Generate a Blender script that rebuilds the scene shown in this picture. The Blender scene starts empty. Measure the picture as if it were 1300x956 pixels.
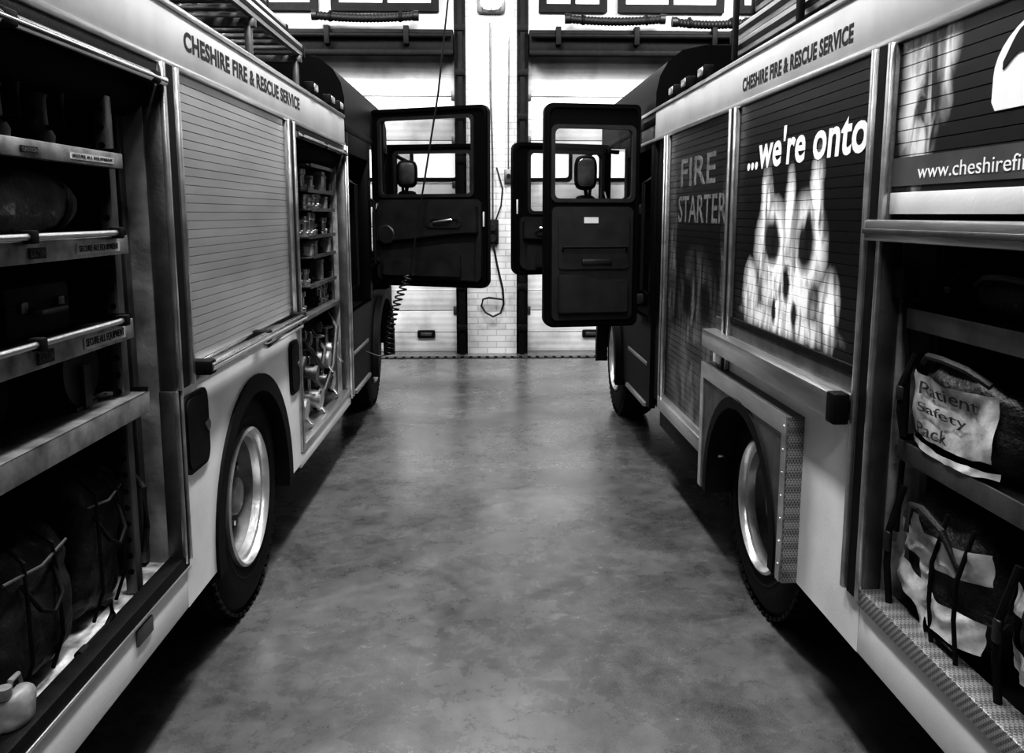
import bpy, bmesh, math, random
from mathutils import Vector, Matrix, noise
random.seed(4)
scene=bpy.context.scene
COL=bpy.context.collection
# ------------------------------------------------------------------ materials
def nt(name):
    m=bpy.data.materials.new(name); m.use_nodes=True
    return m,m.node_tree.nodes,m.node_tree.links,m.node_tree.nodes['Principled BSDF']
def mat(name,v,rough=.5,metal=0.,var=.15,scale=6.,bump=.0,bscale=60.,spec=.5,vec=(1,1,1),coat=0.):
    m,n,l,b=nt(name)
    tc=n.new('ShaderNodeTexCoord'); mp=n.new('ShaderNodeMapping'); mp.inputs['Scale'].default_value=vec
    l.new(tc.outputs['Object'],mp.inputs[0])
    no=n.new('ShaderNodeTexNoise'); no.inputs['Scale'].default_value=scale; no.inputs['Detail'].default_value=6
    l.new(mp.outputs[0],no.inputs['Vector'])
    r=n.new('ShaderNodeValToRGB'); a=v*(1-var); c=min(1,v*(1+var))
    r.color_ramp.elements[0].position=.3; r.color_ramp.elements[1].position=.7
    r.color_ramp.elements[0].color=(a,a,a,1); r.color_ramp.elements[1].color=(c,c,c,1)
    l.new(no.outputs[0],r.inputs[0]); l.new(r.outputs[0],b.inputs['Base Color'])
    b.inputs['Roughness'].default_value=rough; b.inputs['Metallic'].default_value=metal
    b.inputs['Specular IOR Level'].default_value=spec; b.inputs['Coat Weight'].default_value=coat
    if bump>0:
        n2=n.new('ShaderNodeTexNoise'); n2.inputs['Scale'].default_value=bscale; n2.inputs['Detail'].default_value=4
        l.new(mp.outputs[0],n2.inputs['Vector'])
        bp=n.new('ShaderNodeBump'); bp.inputs['Strength'].default_value=bump; bp.inputs['Distance'].default_value=.01
        l.new(n2.outputs[0],bp.inputs['Height']); l.new(bp.outputs[0],b.inputs['Normal'])
    return m
def emis(name,v,s):
    m,n,l,b=nt(name)
    b.inputs['Base Color'].default_value=(v,v,v,1); b.inputs['Emission Color'].default_value=(1,1,1,1); b.inputs['Emission Strength'].default_value=s
    return m
WHITE=mat('white_paint',.74,.33,0,.14,3,.05,90,coat=.3)
CREAM=mat('locker_side_paint',.24,.5,0,.5,7,.2,40)
ALU=mat('brushed_aluminium',.56,.28,.85,.3,12,.05,150,vec=(1,.15,1))
ALUD=mat('dull_aluminium',.16,.42,.8,.3,10,.1,80)
SLAT=mat('shutter_slat',.42,.36,.5,.12,9,.03,150,vec=(1,.2,1))
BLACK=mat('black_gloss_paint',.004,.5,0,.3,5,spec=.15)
BLKM=mat('black_matt_plastic',.007,.6,0,.4,20,.2,200,spec=.2)
TRIM=mat('door_trim_plastic',.022,.40,0,.3,8,.25,250,spec=.5)
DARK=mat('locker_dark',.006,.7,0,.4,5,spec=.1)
RUBBER=mat('tyre_rubber',.007,.65,0,.4,30,.3,120,spec=.22)
CHROME=mat('polished_steel',.8,.16,1,.15,6)
RIMM=mat('wheel_rim_silver',.66,.28,.7,.25,9,.10,60)
DISC=mat('wheel_disc_shaded',.20,.5,.3,.45,9,.2,40)  # dark tone paints in the shade of the recessed wheel barrel and disc
CLOTH=mat('dark_canvas',.014,.75,0,.5,15,.6,120,spec=.3)
REFL=mat('reflective_strip',.58,.26,.25,.5,11,.6,16)
LABEL=mat('label_white',.6,.5,0,.1,8)
FAINT=mat('faint_label',.13,.5,0,.3,20)
INK=mat('black_ink',.010,.5,0,.2,8)
PALE=mat('sign_strip_grey',.54,.4,.1,.12,4)
PWHITE=mat('printed_white',.92,.5,0,.04,5)
HOSE=mat('hose_black',.008,.5,0,.3,20)
PLAST=mat('translucent_plastic',.26,.45,0,.5,14,.3,20)
LAMP=emis('lamp_diffuser',.9,9.)
WLAMP=emis('bulkhead_diffuser',.9,2.6)
DAY=emis('daylit_glazing',.8,1.0)
def glass(name,a=.12):
    m,n,l,b=nt(name); n.remove(b)
    o=n['Material Output']; t=n.new('ShaderNodeBsdfTransparent'); g=n.new('ShaderNodeBsdfGlossy'); g.inputs['Roughness'].default_value=.05
    t.inputs[0].default_value=(.8,.8,.8,1)
    fr=n.new('ShaderNodeFresnel'); fr.inputs[0].default_value=1.45
    mx=n.new('ShaderNodeMixShader'); l.new(fr.outputs[0],mx.inputs[0]); l.new(t.outputs[0],mx.inputs[1]); l.new(g.outputs[0],mx.inputs[2]); l.new(mx.outputs[0],o.inputs[0])
    return m
GLASS=glass('window_glass')
def mathn(n,l,op,a,b=None,c=None,clamp=False):
    x=n.new('ShaderNodeMath'); x.operation=op; x.use_clamp=clamp
    for i,q in enumerate((a,b,c)):
        if q is None: continue
        if isinstance(q,(int,float)): x.inputs[i].default_value=q
        else: l.new(q,x.inputs[i])
    return x.outputs[0]
def flame_mat(name,solid,darks,streaks,peak,base=.012,wobk=.05,lo=.34,hi=.62,floor_=.22,halo=None):
    m,n,l,b=nt(name)
    tc=n.new('ShaderNodeTexCoord'); sp=n.new('ShaderNodeSeparateXYZ'); l.new(tc.outputs['Object'],sp.inputs[0])
    mp=n.new('ShaderNodeMapping'); mp.inputs['Scale'].default_value=(1,5,1.6); l.new(tc.outputs['Object'],mp.inputs[0])
    no=n.new('ShaderNodeTexNoise'); no.inputs['Scale'].default_value=2.6; no.inputs['Detail'].default_value=7; no.inputs['Distortion'].default_value=.9
    l.new(mp.outputs[0],no.inputs['Vector'])
    n3=n.new('ShaderNodeTexNoise'); n3.inputs['Scale'].default_value=7.; n3.inputs['Detail'].default_value=5; l.new(tc.outputs['Object'],n3.inputs['Vector'])
    wob=mathn(n,l,'MULTIPLY_ADD',n3.outputs[0],wobk*2,-wobk)
    wob2=mathn(n,l,'MULTIPLY_ADD',no.outputs[0],wobk*2.0,-wobk)
    y=mathn(n,l,'ADD',sp.outputs[1],wob); z=mathn(n,l,'ADD',sp.outputs[2],wob2)
    def ell(c0,c1,r0,r1,soft):
        u=mathn(n,l,'DIVIDE',mathn(n,l,'SUBTRACT',y,c0),r0); v=mathn(n,l,'DIVIDE',mathn(n,l,'SUBTRACT',z,c1),r1)
        s=mathn(n,l,'ADD',mathn(n,l,'MULTIPLY',u,u),mathn(n,l,'MULTIPLY',v,v))
        return mathn(n,l,'DIVIDE',mathn(n,l,'SUBTRACT',1.,s),soft,clamp=True)
    k=None
    for q in solid:
        e=ell(*q,.8); k=e if k is None else mathn(n,l,'MAXIMUM',k,e)
    for s in streaks:
        e=ell(*s,1.); k=e if k is None else mathn(n,l,'MAXIMUM',k,e)
    for d in darks: k=mathn(n,l,'MULTIPLY',k,mathn(n,l,'SUBTRACT',1.,mathn(n,l,'MULTIPLY',ell(*d,.7),.98)))
    r=n.new('ShaderNodeValToRGB'); r.color_ramp.elements[0].position=lo; r.color_ramp.elements[1].position=hi
    r.color_ramp.elements[0].color=(floor_,floor_,floor_,1); r.color_ramp.elements[1].color=(1,1,1,1)
    l.new(no.outputs[0],r.inputs[0])
    k=mathn(n,l,'MULTIPLY',k,r.outputs[0]); k=mathn(n,l,'MULTIPLY_ADD',k,peak,base)
    cb=n.new('ShaderNodeCombineXYZ')
    for i in range(3): l.new(k,cb.inputs[i])
    l.new(cb.outputs[0],b.inputs['Base Color']); b.inputs['Roughness'].default_value=.34
    return m
def brick_mat(name):
    m,n,l,b=nt(name)
    tc=n.new('ShaderNodeTexCoord'); mp=n.new('ShaderNodeMapping'); mp.inputs['Rotation'].default_value=(math.pi/2,0,0); l.new(tc.outputs['Object'],mp.inputs[0])
    br=n.new('ShaderNodeTexBrick'); br.inputs['Scale'].default_value=1.; br.inputs['Brick Width'].default_value=.225; br.inputs['Row Height'].default_value=.075; br.inputs['Mortar Size'].default_value=.006
    br.inputs['Color1'].default_value=(.56,.56,.56,1); br.inputs['Color2'].default_value=(.47,.47,.47,1); br.inputs['Mortar'].default_value=(.36,.36,.36,1)
    l.new(mp.outputs[0],br.inputs[0]); l.new(br.outputs[0],b.inputs['Base Color']); b.inputs['Roughness'].default_value=.6
    bp=n.new('ShaderNodeBump'); bp.invert=True; bp.inputs['Strength'].default_value=.4; bp.inputs['Distance'].default_value=.008; l.new(br.outputs['Fac'],bp.inputs['Height']); l.new(bp.outputs[0],b.inputs['Normal'])
    return m
BRICK=brick_mat('painted_brick')
def panel_mat(name):
    m,n,l,b=nt(name)
    tc=n.new('ShaderNodeTexCoord'); w=n.new('ShaderNodeTexWave'); w.bands_direction='Z'; w.inputs['Scale'].default_value=4.; l.new(tc.outputs['Object'],w.inputs[0])
    no=n.new('ShaderNodeTexNoise'); no.inputs['Scale'].default_value=2.5; no.inputs['Detail'].default_value=10; l.new(tc.outputs['Object'],no.inputs[0])
    r=n.new('ShaderNodeValToRGB'); r.color_ramp.elements[0].color=(.36,.36,.36,1); r.color_ramp.elements[1].color=(.68,.68,.68,1); r.color_ramp.elements[0].position=.3; r.color_ramp.elements[1].position=.58
    l.new(no.outputs[0],r.inputs[0]); l.new(r.outputs[0],b.inputs['Base Color']); b.inputs['Roughness'].default_value=.5
    bp=n.new('ShaderNodeBump'); bp.inputs['Strength'].default_value=.25; bp.inputs['Distance'].default_value=.006; l.new(w.outputs[0],bp.inputs['Height']); l.new(bp.outputs[0],b.inputs['Normal'])
    return m
PANEL=panel_mat('sectional_door_panel')
def tread_mat(name):
    m,n,l,b=nt(name)
    tc=n.new('ShaderNodeTexCoord'); mp=n.new('ShaderNodeMapping'); mp.inputs['Rotation'].default_value=(.785,.0,.785); mp.inputs['Scale'].default_value=(130,130,130); l.new(tc.outputs['Object'],mp.inputs[0])
    ck=n.new('ShaderNodeTexChecker'); ck.inputs['Scale'].default_value=1.; l.new(mp.outputs[0],ck.inputs[0])
    r=n.new('ShaderNodeValToRGB'); r.color_ramp.elements[0].color=(.16,.16,.16,1); r.color_ramp.elements[1].color=(.42,.42,.42,1)
    l.new(ck.outputs['Fac'],r.inputs[0]); l.new(r.outputs[0],b.inputs['Base Color']); b.inputs['Roughness'].default_value=.38; b.inputs['Metallic'].default_value=.6
    bp=n.new('ShaderNodeBump'); bp.inputs['Strength'].default_value=.5; bp.inputs['Distance'].default_value=.003; l.new(ck.outputs['Fac'],bp.inputs['Height']); l.new(bp.outputs[0],b.inputs['Normal'])
    return m
TREAD=tread_mat('chequer_plate')
def floor_mat():
    m,n,l,b=nt('floor_concrete')
    tc=n.new('ShaderNodeTexCoord')
    def noi(s,d=8,dist=0,rough=.5):
        x=n.new('ShaderNodeTexNoise'); x.inputs['Scale'].default_value=s; x.inputs['Detail'].default_value=d; x.inputs['Distortion'].default_value=dist; x.inputs['Roughness'].default_value=rough; l.new(tc.outputs['Object'],x.inputs[0]); return x.outputs[0]
    a=noi(1.7,12,.8,.65); c=noi(9,11,.3,.75); e=noi(190,3)
    k=mathn(n,l,'ADD',mathn(n,l,'MULTIPLY',a,.40),mathn(n,l,'ADD',mathn(n,l,'MULTIPLY',c,.34),mathn(n,l,'MULTIPLY',e,.26)))
    r=n.new('ShaderNodeValToRGB'); r.color_ramp.elements[0].position=.38; r.color_ramp.elements[1].position=.62
    r.color_ramp.elements[0].color=(.046,.046,.046,1); r.color_ramp.elements[1].color=(.175,.175,.175,1); l.new(k,r.inputs[0])
    wp=mathn(n,l,'MULTIPLY',mathn(n,l,'SUBTRACT',noi(1.5,14,1.6,.68),.60,clamp=True),.45)
    mp=n.new('ShaderNodeMapping'); mp.inputs['Scale'].default_value=(30,1.2,1); mp.inputs['Rotation'].default_value=(0,0,.25); l.new(tc.outputs['Object'],mp.inputs[0])
    sc=n.new('ShaderNodeTexNoise'); sc.inputs['Scale'].default_value=1.6; sc.inputs['Detail'].default_value=6; l.new(mp.outputs[0],sc.inputs[0])
    sk=mathn(n,l,'MULTIPLY',mathn(n,l,'SUBTRACT',sc.outputs[0],.66,clamp=True),.25)
    wp=mathn(n,l,'ADD',wp,sk)
    ad=n.new('ShaderNodeMixRGB'); ad.blend_type='ADD'; ad.inputs[0].default_value=1; l.new(r.outputs[0],ad.inputs[1]); l.new(wp,ad.inputs[2])
    l.new(ad.outputs[0],b.inputs['Base Color'])
    rr=mathn(n,l,'ADD',mathn(n,l,'MULTIPLY_ADD',c,.14,.08),mathn(n,l,'MULTIPLY',noi(1.1,5,.3),.24)); l.new(rr,b.inputs['Roughness']); b.inputs['Specular IOR Level'].default_value=.9
    bp=n.new('ShaderNodeBump'); bp.inputs['Strength'].default_value=.20; bp.inputs['Distance'].default_value=.005; l.new(k,bp.inputs['Height']); l.new(bp.outputs[0],b.inputs['Normal'])
    return m
FLOOR=floor_mat()
# ------------------------------------------------------------------ mesh builder
class MB:
    def __init__(s,sx=1): s.bm=bmesh.new(); s.sx=sx
    def add(s,t,mi=0,smooth=False):
        for f in t.faces: f.material_index=mi; f.smooth=smooth
        if s.sx<0:
            for v in t.verts: v.co.x=-v.co.x
        bmesh.ops.recalc_face_normals(t,faces=t.faces[:])
        me=bpy.data.meshes.new('t'); t.to_mesh(me); t.free(); s.bm.from_mesh(me); bpy.data.meshes.remove(me); return s
    def box(s,x0,x1,y0,y1,z0,z1,bev=0,mi=0,rot=None,seg=2):
        t=bmesh.new(); bmesh.ops.create_cube(t,size=1)
        c=Vector(((x0+x1)/2,(y0+y1)/2,(z0+z1)/2)); S=Vector((abs(x1-x0),abs(y1-y0),abs(z1-z0)))
        for v in t.verts: v.co=Vector((v.co.x*S.x,v.co.y*S.y,v.co.z*S.z))
        if bev>0: bmesh.ops.bevel(t,geom=t.edges[:],offset=min(bev,min(S)*.45),segments=seg,affect='EDGES',profile=.5)
        if rot is not None: bmesh.ops.transform(t,matrix=rot.to_4x4(),verts=t.verts[:])
        for v in t.verts: v.co+=c
        return s.add(t,mi)
    def cyl(s,p0,p1,r,mi=0,seg=16,r2=None,smooth=True):
        p0=Vector(p0); p1=Vector(p1); d=p1-p0; t=bmesh.new()
        bmesh.ops.create_cone(t,cap_ends=True,segments=seg,radius1=r,radius2=r if r2 is None else r2,depth=d.length)
        M=Matrix.Translation((p0+p1)/2)@d.to_track_quat('Z','Y').to_matrix().to_4x4()
        bmesh.ops.transform(t,matrix=M,verts=t.verts[:]); return s.add(t,mi,smooth)
    def tube(s,pts,r,mi=0,seg=8):
        pts=[Vector(p) for p in pts]; t=bmesh.new(); rings=[]; up=Vector((0.13,.2,1)).normalized()
        for i,p in enumerate(pts):
            a=pts[max(0,i-1)]; b=pts[min(len(pts)-1,i+1)]; d=(b-a).normalized()
            n1=d.cross(up)
            if n1.length<.05: n1=d.cross(Vector((1,0,0)))
            n1.normalize(); n2=d.cross(n1)
            rr=r[i] if isinstance(r,(list,tuple)) else r
            rings.append([t.verts.new(p+(n1*math.cos(k*2*math.pi/seg)+n2*math.sin(k*2*math.pi/seg))*rr) for k in range(seg)])
        for a,b in zip(rings,rings[1:]):
            for k in range(seg): t.faces.new((a[k],a[(k+1)%seg],b[(k+1)%seg],b[k]))
        t.faces.new(rings[0]); t.faces.new(rings[-1]); return s.add(t,mi,True)
    def prism(s,pts,a,b,axis='x',mi=0,bev=0):
        t=bmesh.new()
        def P(u,v,w):
            return {'x':(w,u,v),'y':(u,w,v),'z':(u,v,w)}[axis]
        vs=[t.verts.new(P(u,v,a)) for u,v in pts]; f=t.faces.new(vs)
        r=bmesh.ops.extrude_face_region(t,geom=[f]); nv=[g for g in r['geom'] if isinstance(g,bmesh.types.BMVert)]
        dv=Vector(P(0,0,b-a))
        for v in nv: v.co+=dv
        if bev>0: bmesh.ops.bevel(t,geom=t.edges[:],offset=bev,segments=2,affect='EDGES')
        bmesh.ops.triangulate(t,faces=[f for f in t.faces if len(f.verts)>4])
        return s.add(t,mi)
    def ring(s,outer,inner,a,b,axis='y',mi=0):
        t=bmesh.new()
        def P(u,v,w): return {'x':(w,u,v),'y':(u,w,v)}[axis]
        n=len(outer); L=[[t.verts.new(P(u,v,w)) for u,v in q] for q,w in ((outer,a),(inner,a),(inner,b),(outer,b))]
        for i in range(4):
            A=L[i];B=L[(i+1)%4]
            for k in range(n): t.faces.new((A[k],A[(k+1)%n],B[(k+1)%n],B[k]))
        return s.add(t,mi)
    def lathe(s,prof,c,mi=0,seg=48,axis='x'):
        t=bmesh.new(); rings=[]
        for r,w in prof:
            rg=[]
            for k in range(seg):
                a=k*2*math.pi/seg
                p={'x':(w,r*math.cos(a),r*math.sin(a)),'z':(r*math.cos(a),r*math.sin(a),w),'y':(r*math.cos(a),w,r*math.sin(a))}[axis]
                rg.append(t.verts.new(Vector(p)+Vector(c)))
            rings.append(rg)
        for a,b in zip(rings,rings[1:]):
            for k in range(seg): t.faces.new((a[k],a[(k+1)%seg],b[(k+1)%seg],b[k]))
        for rg,(r,w) in ((rings[0],prof[0]),(rings[-1],prof[-1])):
            if r<.05: t.faces.new(rg)
        return s.add(t,mi,True)
    def blob(s,c,size,mi=0,p=4.,amp=.01,fr=9.,seed=0,sub=4,rot=None,sag=0.):
        t=bmesh.new(); bmesh.ops.create_cube(t,size=2); bmesh.ops.subdivide_edges(t,edges=t.edges[:],cuts=2**sub//2 if sub<5 else 20,use_grid_fill=True)
        for v in t.verts:
            q=v.co; k=(abs(q.x)**p+abs(q.y)**p+abs(q.z)**p)**(1/p); q=q/k
            w=Vector((q.x*size[0]/2,q.y*size[1]/2,q.z*size[2]/2))
            if sag and q.z>0: w.z-=sag*q.z*(1-abs(q.y)**2)*(.6+.4*noise.noise(Vector((q.y*2,q.x,seed))))
            nn=noise.noise_vector(w*fr+Vector((seed*7.1,seed*3.3,0))); w+=nn*amp
            nn=noise.noise_vector(w*fr*2.7+Vector((seed*2.1,seed*5.3,0))); w+=nn*amp*.5
            if rot is not None: w=rot@w
            w.z=max(w.z,-size[2]/2)
            v.co=w+Vector(c)
        return s.add(t,mi,True)
    def obj(s,name,parent=None,mats=(),M=None,sharp=40,**kw):
        me=bpy.data.meshes.new(name); s.bm.to_mesh(me); s.bm.free()
        for m in mats: me.materials.append(m)
        try: me.set_sharp_from_angle(angle=math.radians(sharp))
        except Exception: pass
        ob=bpy.data.objects.new(name,me); COL.objects.link(ob)
        if parent is not None: ob.parent=parent
        if M is not None: ob.matrix_basis=M
        for k,v in kw.items(): ob[k]=v
        return ob
def empty(name,M,label=None,cat=None,parent=None):
    e=bpy.data.objects.new(name,None); COL.objects.link(e); e.empty_display_size=.2
    if parent is not None: e.parent=parent
    e.matrix_basis=M
    if label: e['label']=label; e['category']=cat
    return e
def rrect(x0,x1,z0,z1,r,n=6):
    if not isinstance(r,(list,tuple)): r=[r]*4
    out=[]
    for (cx,cz,a0),q in zip(((x1,z1,0),(x0,z1,90),(x0,z0,180),(x1,z0,270)),r):
        sx=-1 if cx==x1 else 1; sz=-1 if cz==z1 else 1
        for k in range(n+1):
            a=math.radians(a0+90*k/n); out.append((cx+sx*q+q*math.cos(a),cz+sz*q+q*math.sin(a)))
    return out
def text_mesh(body,W,H,bold=.02,ext=.0008,italic=0.):
    c=bpy.data.curves.new('t','FONT'); c.body=body; c.size=1; c.offset=bold; c.shear=italic; c.resolution_u=4; c.space_character=1+bold*1.5
    o=bpy.data.objects.new('t',c); COL.objects.link(o); bpy.context.view_layer.update()
    dg=bpy.context.evaluated_depsgraph_get(); me=bpy.data.meshes.new_from_object(o.evaluated_get(dg)); bpy.data.objects.remove(o)
    xs=[v.co.x for v in me.vertices]; ys=[v.co.y for v in me.vertices]
    x0,x1,y0,y1=min(xs),max(xs),min(ys),max(ys)
    for v in me.vertices: v.co=Vector(((v.co.x-x0)/(x1-x0)*W,(v.co.y-y0)/(y1-y0)*H,0))
    bm=bmesh.new(); bm.from_mesh(me); 
    r=bmesh.ops.extrude_face_region(bm,geom=bm.faces[:])
    for g in r['geom']:
        if isinstance(g,bmesh.types.BMVert): g.co.z+=ext
    bmesh.ops.recalc_face_normals(bm,faces=bm.faces[:])
    for f in bm.faces: f.smooth=False
    bm.to_mesh(me); bm.free(); me.materials.clear()
    for a in list(me.attributes):
        if a.name in ('custom_normal','sharp_edge'): 
            try: me.attributes.remove(a)
            except Exception: pass
    return me
def side_text(body,s,d,ystart,yend,z0,z1,parent,m,bold=.02,name='lettering',italic=0.):
    me=text_mesh(body,abs(yend-ystart),z1-z0,bold,italic=italic); me.materials.append(m); me.name=name
    X=Vector((0,-s,0)); Y=Vector((0,0,1)); Z=Vector((-s,0,0))
    M=Matrix(((X.x,Y.x,Z.x,s*d),(X.y,Y.y,Z.y,ystart),(X.z,Y.z,Z.z,z0),(0,0,0,1)))
    me.transform(M)
    ob=bpy.data.objects.new(name,me); COL.objects.link(ob); ob.parent=parent; return ob
# ------------------------------------------------------------------ camera
TH,PSI=.1480,.0293
Fv=Vector((math.sin(PSI)*math.cos(TH),math.cos(PSI)*math.cos(TH),-math.sin(TH))); Rv=Vector((math.cos(PSI),-math.sin(PSI),0)); Uv=Rv.cross(Fv)
cam=bpy.data.objects.new('camera',bpy.data.cameras.new('camera')); COL.objects.link(cam); scene.camera=cam
cam.matrix_world=Matrix(((Rv.x,Uv.x,-Fv.x,0),(Rv.y,Uv.y,-Fv.y,0),(Rv.z,Uv.z,-Fv.z,1.7),(0,0,0,1)))
cam.data.sensor_width=36; cam.data.lens=1080/1300*36; cam.data.shift_y=-45/1300; cam.data.clip_start=.05
# ------------------------------------------------------------------ room
ST=dict(kind='structure')
I4=Matrix.Identity(4)
MB().box(-7,7,-4,10.8,-.2,0).obj('floor',None,[FLOOR],**ST)
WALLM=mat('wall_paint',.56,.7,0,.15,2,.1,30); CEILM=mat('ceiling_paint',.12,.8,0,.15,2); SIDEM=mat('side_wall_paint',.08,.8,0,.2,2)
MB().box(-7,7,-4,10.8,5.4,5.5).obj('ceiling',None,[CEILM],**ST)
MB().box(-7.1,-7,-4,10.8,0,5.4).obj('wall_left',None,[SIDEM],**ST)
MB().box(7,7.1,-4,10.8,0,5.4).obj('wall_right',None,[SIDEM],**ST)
MB().box(-7,7,-4.1,-4,0,5.4).obj('wall_front',None,[SIDEM],**ST)
b=MB(); b.box(-.24,.36,10.35,10.75,0,5.4,0,0); b.obj('wall_pier',None,[BRICK],**ST)
b=MB(); b.box(-7,-4.9,10.45,10.75,0,5.4); b.box(5,7,10.45,10.75,0,5.4); b.box(-4.9,-.24,10.45,10.75,3.62,5.4); b.box(.36,5,10.45,10.75,3.62,5.4)
b.obj('wall_back',None,[WALLM],**ST)
for i,(x0,x1) in enumerate(((-4.9,-.24),(.36,5.0))):
    b=MB(); n=7; h=3.62/n
    for k in range(n):
        z0,z1=k*h,(k+1)*h-.008
        if k==4:
            wz0,wz1=z0+.04,z1-.06
            nw=6; cw=(x1-x0)/nw
            b.box(x0,x1,10.55,10.60,z0,wz0); b.box(x0,x1,10.55,10.60,wz1,z1)
            for q in range(nw):
                a=x0+q*cw; b.box(a,a+.1,10.55,10.60,wz0,wz1); b.box(a+cw-.1,a+cw,10.55,10.60,wz0,wz1)
                b.ring(rrect(a+.09,a+cw-.09,wz0-.01,wz1+.01,.05),rrect(a+.13,a+cw-.13,wz0+.03,wz1-.03,.04),10.535,10.6,mi=1)
                b.box(a+.11,a+cw-.11,10.575,10.585,wz0+.01,wz1-.01,0,2)
        else:
            b.box(x0,x1,10.55,10.60,z0,z1,.008)
            b.box(x0,x1,10.546,10.552,z0+h*.48,z0+h*.5,.001)
    hx=-.76 if i==0 else 1.3
    b.box(hx-.11,hx+.11,10.52,10.56,.17,.27,.02,1); b.box(hx-.07,hx+.07,10.51,10.53,.2,.24,.01,3)
    for k in range(1,n):
        for xx in (x0+.12,x1-.18): b.box(xx,xx+.06,10.535,10.56,k*h-.05,k*h+.05,.004,3)
    b.obj('door_%d'%(i+1),None,[PANEL,BLKM,DAY,ALUD],**ST)
k=1
for x0,x1 in ((-.375,-.235),(.355,.495),(-4.95,-4.85),(4.95,5.05)):
    b=MB(); b.box(x0,x1,10.36,10.445,0,5.38,.004) if x0!=.355 else b.box(x0+.008,x1,10.36,10.445,0,5.38,.004)
    b.box(x0+.04,x1-.04,10.27,10.36,0,5.2,.004)
    for q in range(9): b.box(x0+.01,x1-.01,10.25,10.28,.3+q*.5,.37+q*.5,.004)
    b.obj('trim_%d'%k,None,[BLKM],**ST); k+=1
for x0,x1 in ((-4.84,-.38),(.50,4.94)):
    b=MB(); b.box(x0,x1,10.20,10.44,3.54,3.80,.01); b.box(x0,x1,10.18,10.21,3.52,3.57,.004); b.cyl((x0+.02,10.14,3.72),(x1-.02,10.14,3.72),.03,0)
    for q in range(5): b.box(x0+.3+q*.9,x0+.36+q*.9,10.10,10.2,3.62,3.82,.004)
    b.obj('trim_%d'%k,None,[BLKM],**ST); k+=1
b=MB(); b.box(-2.1,2.1,10.0,10.14,0,.006,0,0)
for q in range(42): b.box(-2.08+q*.1,-2.02+q*.1,10.01,10.13,.0055,.010,0,1)
b.obj('trim_%d'%k,None,[DARK,ALUD],**ST)
wn=1
for x0 in (-4.6,-3.2,-1.8,.62,1.55,2.95,4.0):
    w=1.25 if x0<0 or x0>1 else .8
    b=MB(); z0,z1=4.04,5.0
    b.ring(rrect(x0,x0+w,z0,z1,.005,1),rrect(x0+.09,x0+w-.09,z0+.09,z1-.09,.005,1),10.38,10.46); b.box(x0+w*.5-.03,x0+w*.5+.03,10.40,10.45,z0+.05,z1-.05)
    b.box(x0+.05,x0+w-.05,10.43,10.445,z0+.05,z1-.05,0,1)
    b.obj('window_%d'%wn,None,[BLKM,DAY],**ST); wn+=1
def corr_hose(x0,x1,y,z,lab):
    e=empty('exhaust_hose',Matrix.Translation(((x0+x1)/2,y,z)),lab,'hose'); e['group']='exhaust hoses above the bay doors'
    L=x1-x0; b=MB(); n=int(L/.02); pts=[];rr=[]
    for i in range(n+1):
        u=i/n; pts.append((-L/2+L*u,0,-.03*math.sin(math.pi*u))); rr.append(.052 if i%2 else .042)
    b.tube(pts,rr,0,12)
    for xx in (-L/2+.02,L/2-.02): b.cyl((xx-.03,0,0),(xx+.03,0,0),.058,0)
    b.obj('corrugated_pipe',e,[HOSE])
    for xx in (-L/2+.2,L/2-.2):
        b=MB(); b.box(xx-.015,xx+.015,0,10.449-y,.035,.055); b.cyl((xx-.012,0,-.015),(xx+.012,0,-.015),.058); b.obj('pipe_bracket',e,[BLKM])
corr_hose(-1.98,-.78,10.22,3.95,'black corrugated exhaust hose fixed above the pale bay door')
corr_hose(.92,2.06,10.22,3.93,'black corrugated exhaust hose with rounded ends above the bay door')
corr_hose(2.16,3.05,10.22,3.90,'short black corrugated exhaust hose above the bay door')
def lamp_thing(M,lab,L=1.2,hang=0.):
    e=empty('strip_light',M,lab,'light'); e['group']='ceiling strip lights'
    b=MB(); b.box(-.09,.09,-L/2,L/2,.03,.09,.008); b.obj('lamp_housing',e,[WHITE])
    for yy in (-L*.35,L*.35):
        b=MB(); b.cyl((0,yy,.08),(0,yy,.08+hang),.008); b.obj('hanger',e,[ALUD])
    b=MB(); b.box(-.07,.07,-L/2+.02,L/2-.02,-.02,.032,.02); b.obj('lamp_diffuser',e,[LAMP])
    return e
e=empty('wall_lamp',Matrix.Translation((.06,10.34,4.12)),'glowing bulkhead lamp with metal cage on the white brick pier','light')
b=MB(); b.box(-.16,.16,-.06,.005,-.12,.12,.02); b.obj('lamp_housing',e,[ALUD])
b=MB(); b.blob((0,-.10,0),(.24,.12,.18),0,3,0); b.obj('lamp_diffuser',e,[WLAMP])
for xx in (-.1,0,.1):
    b=MB(); b.tube([(xx,-.06,.11),(xx,-.17,.08),(xx,-.18,0),(xx,-.17,-.08),(xx,-.06,-.11)],.006); b.obj('cage_bar',e,[ALUD])
e=empty('socket_box',Matrix.Translation((.07,10.35,1.5)),'dark industrial socket box on the white brick pier','socket')
b=MB(); b.box(-.07,.07,-.09,0,-.16,.14,.015); b.obj('box_body',e,[BLKM])
for zz in (.05,-.08):
    b=MB(); b.cyl((0,-.08,zz),(0,-.13,zz-.01),.04); b.obj('socket_cover',e,[TRIM])
b=MB(); b.tube([(0.0,-.02,.13),(.0,-.02,.9),(-.02,-.02,1.6),(-.02,-.02,2.4)],.012); b.obj('conduit',e,[ALUD])
b=MB(); b.tube([(0,-.10,-.12),(.05,-.08,-.4),(.12,-.06,-.7),(.13,-.06,-.88),(.09,-.07,-.99),(0,-.08,-1.03),(-.09,-.08,-.98),(-.14,-.06,-.90),(-.12,-.06,-.82),(-.05,-.07,-.80),(.12,-.08,-.82)],.013); b.obj('cable',e,[HOSE])
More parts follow.
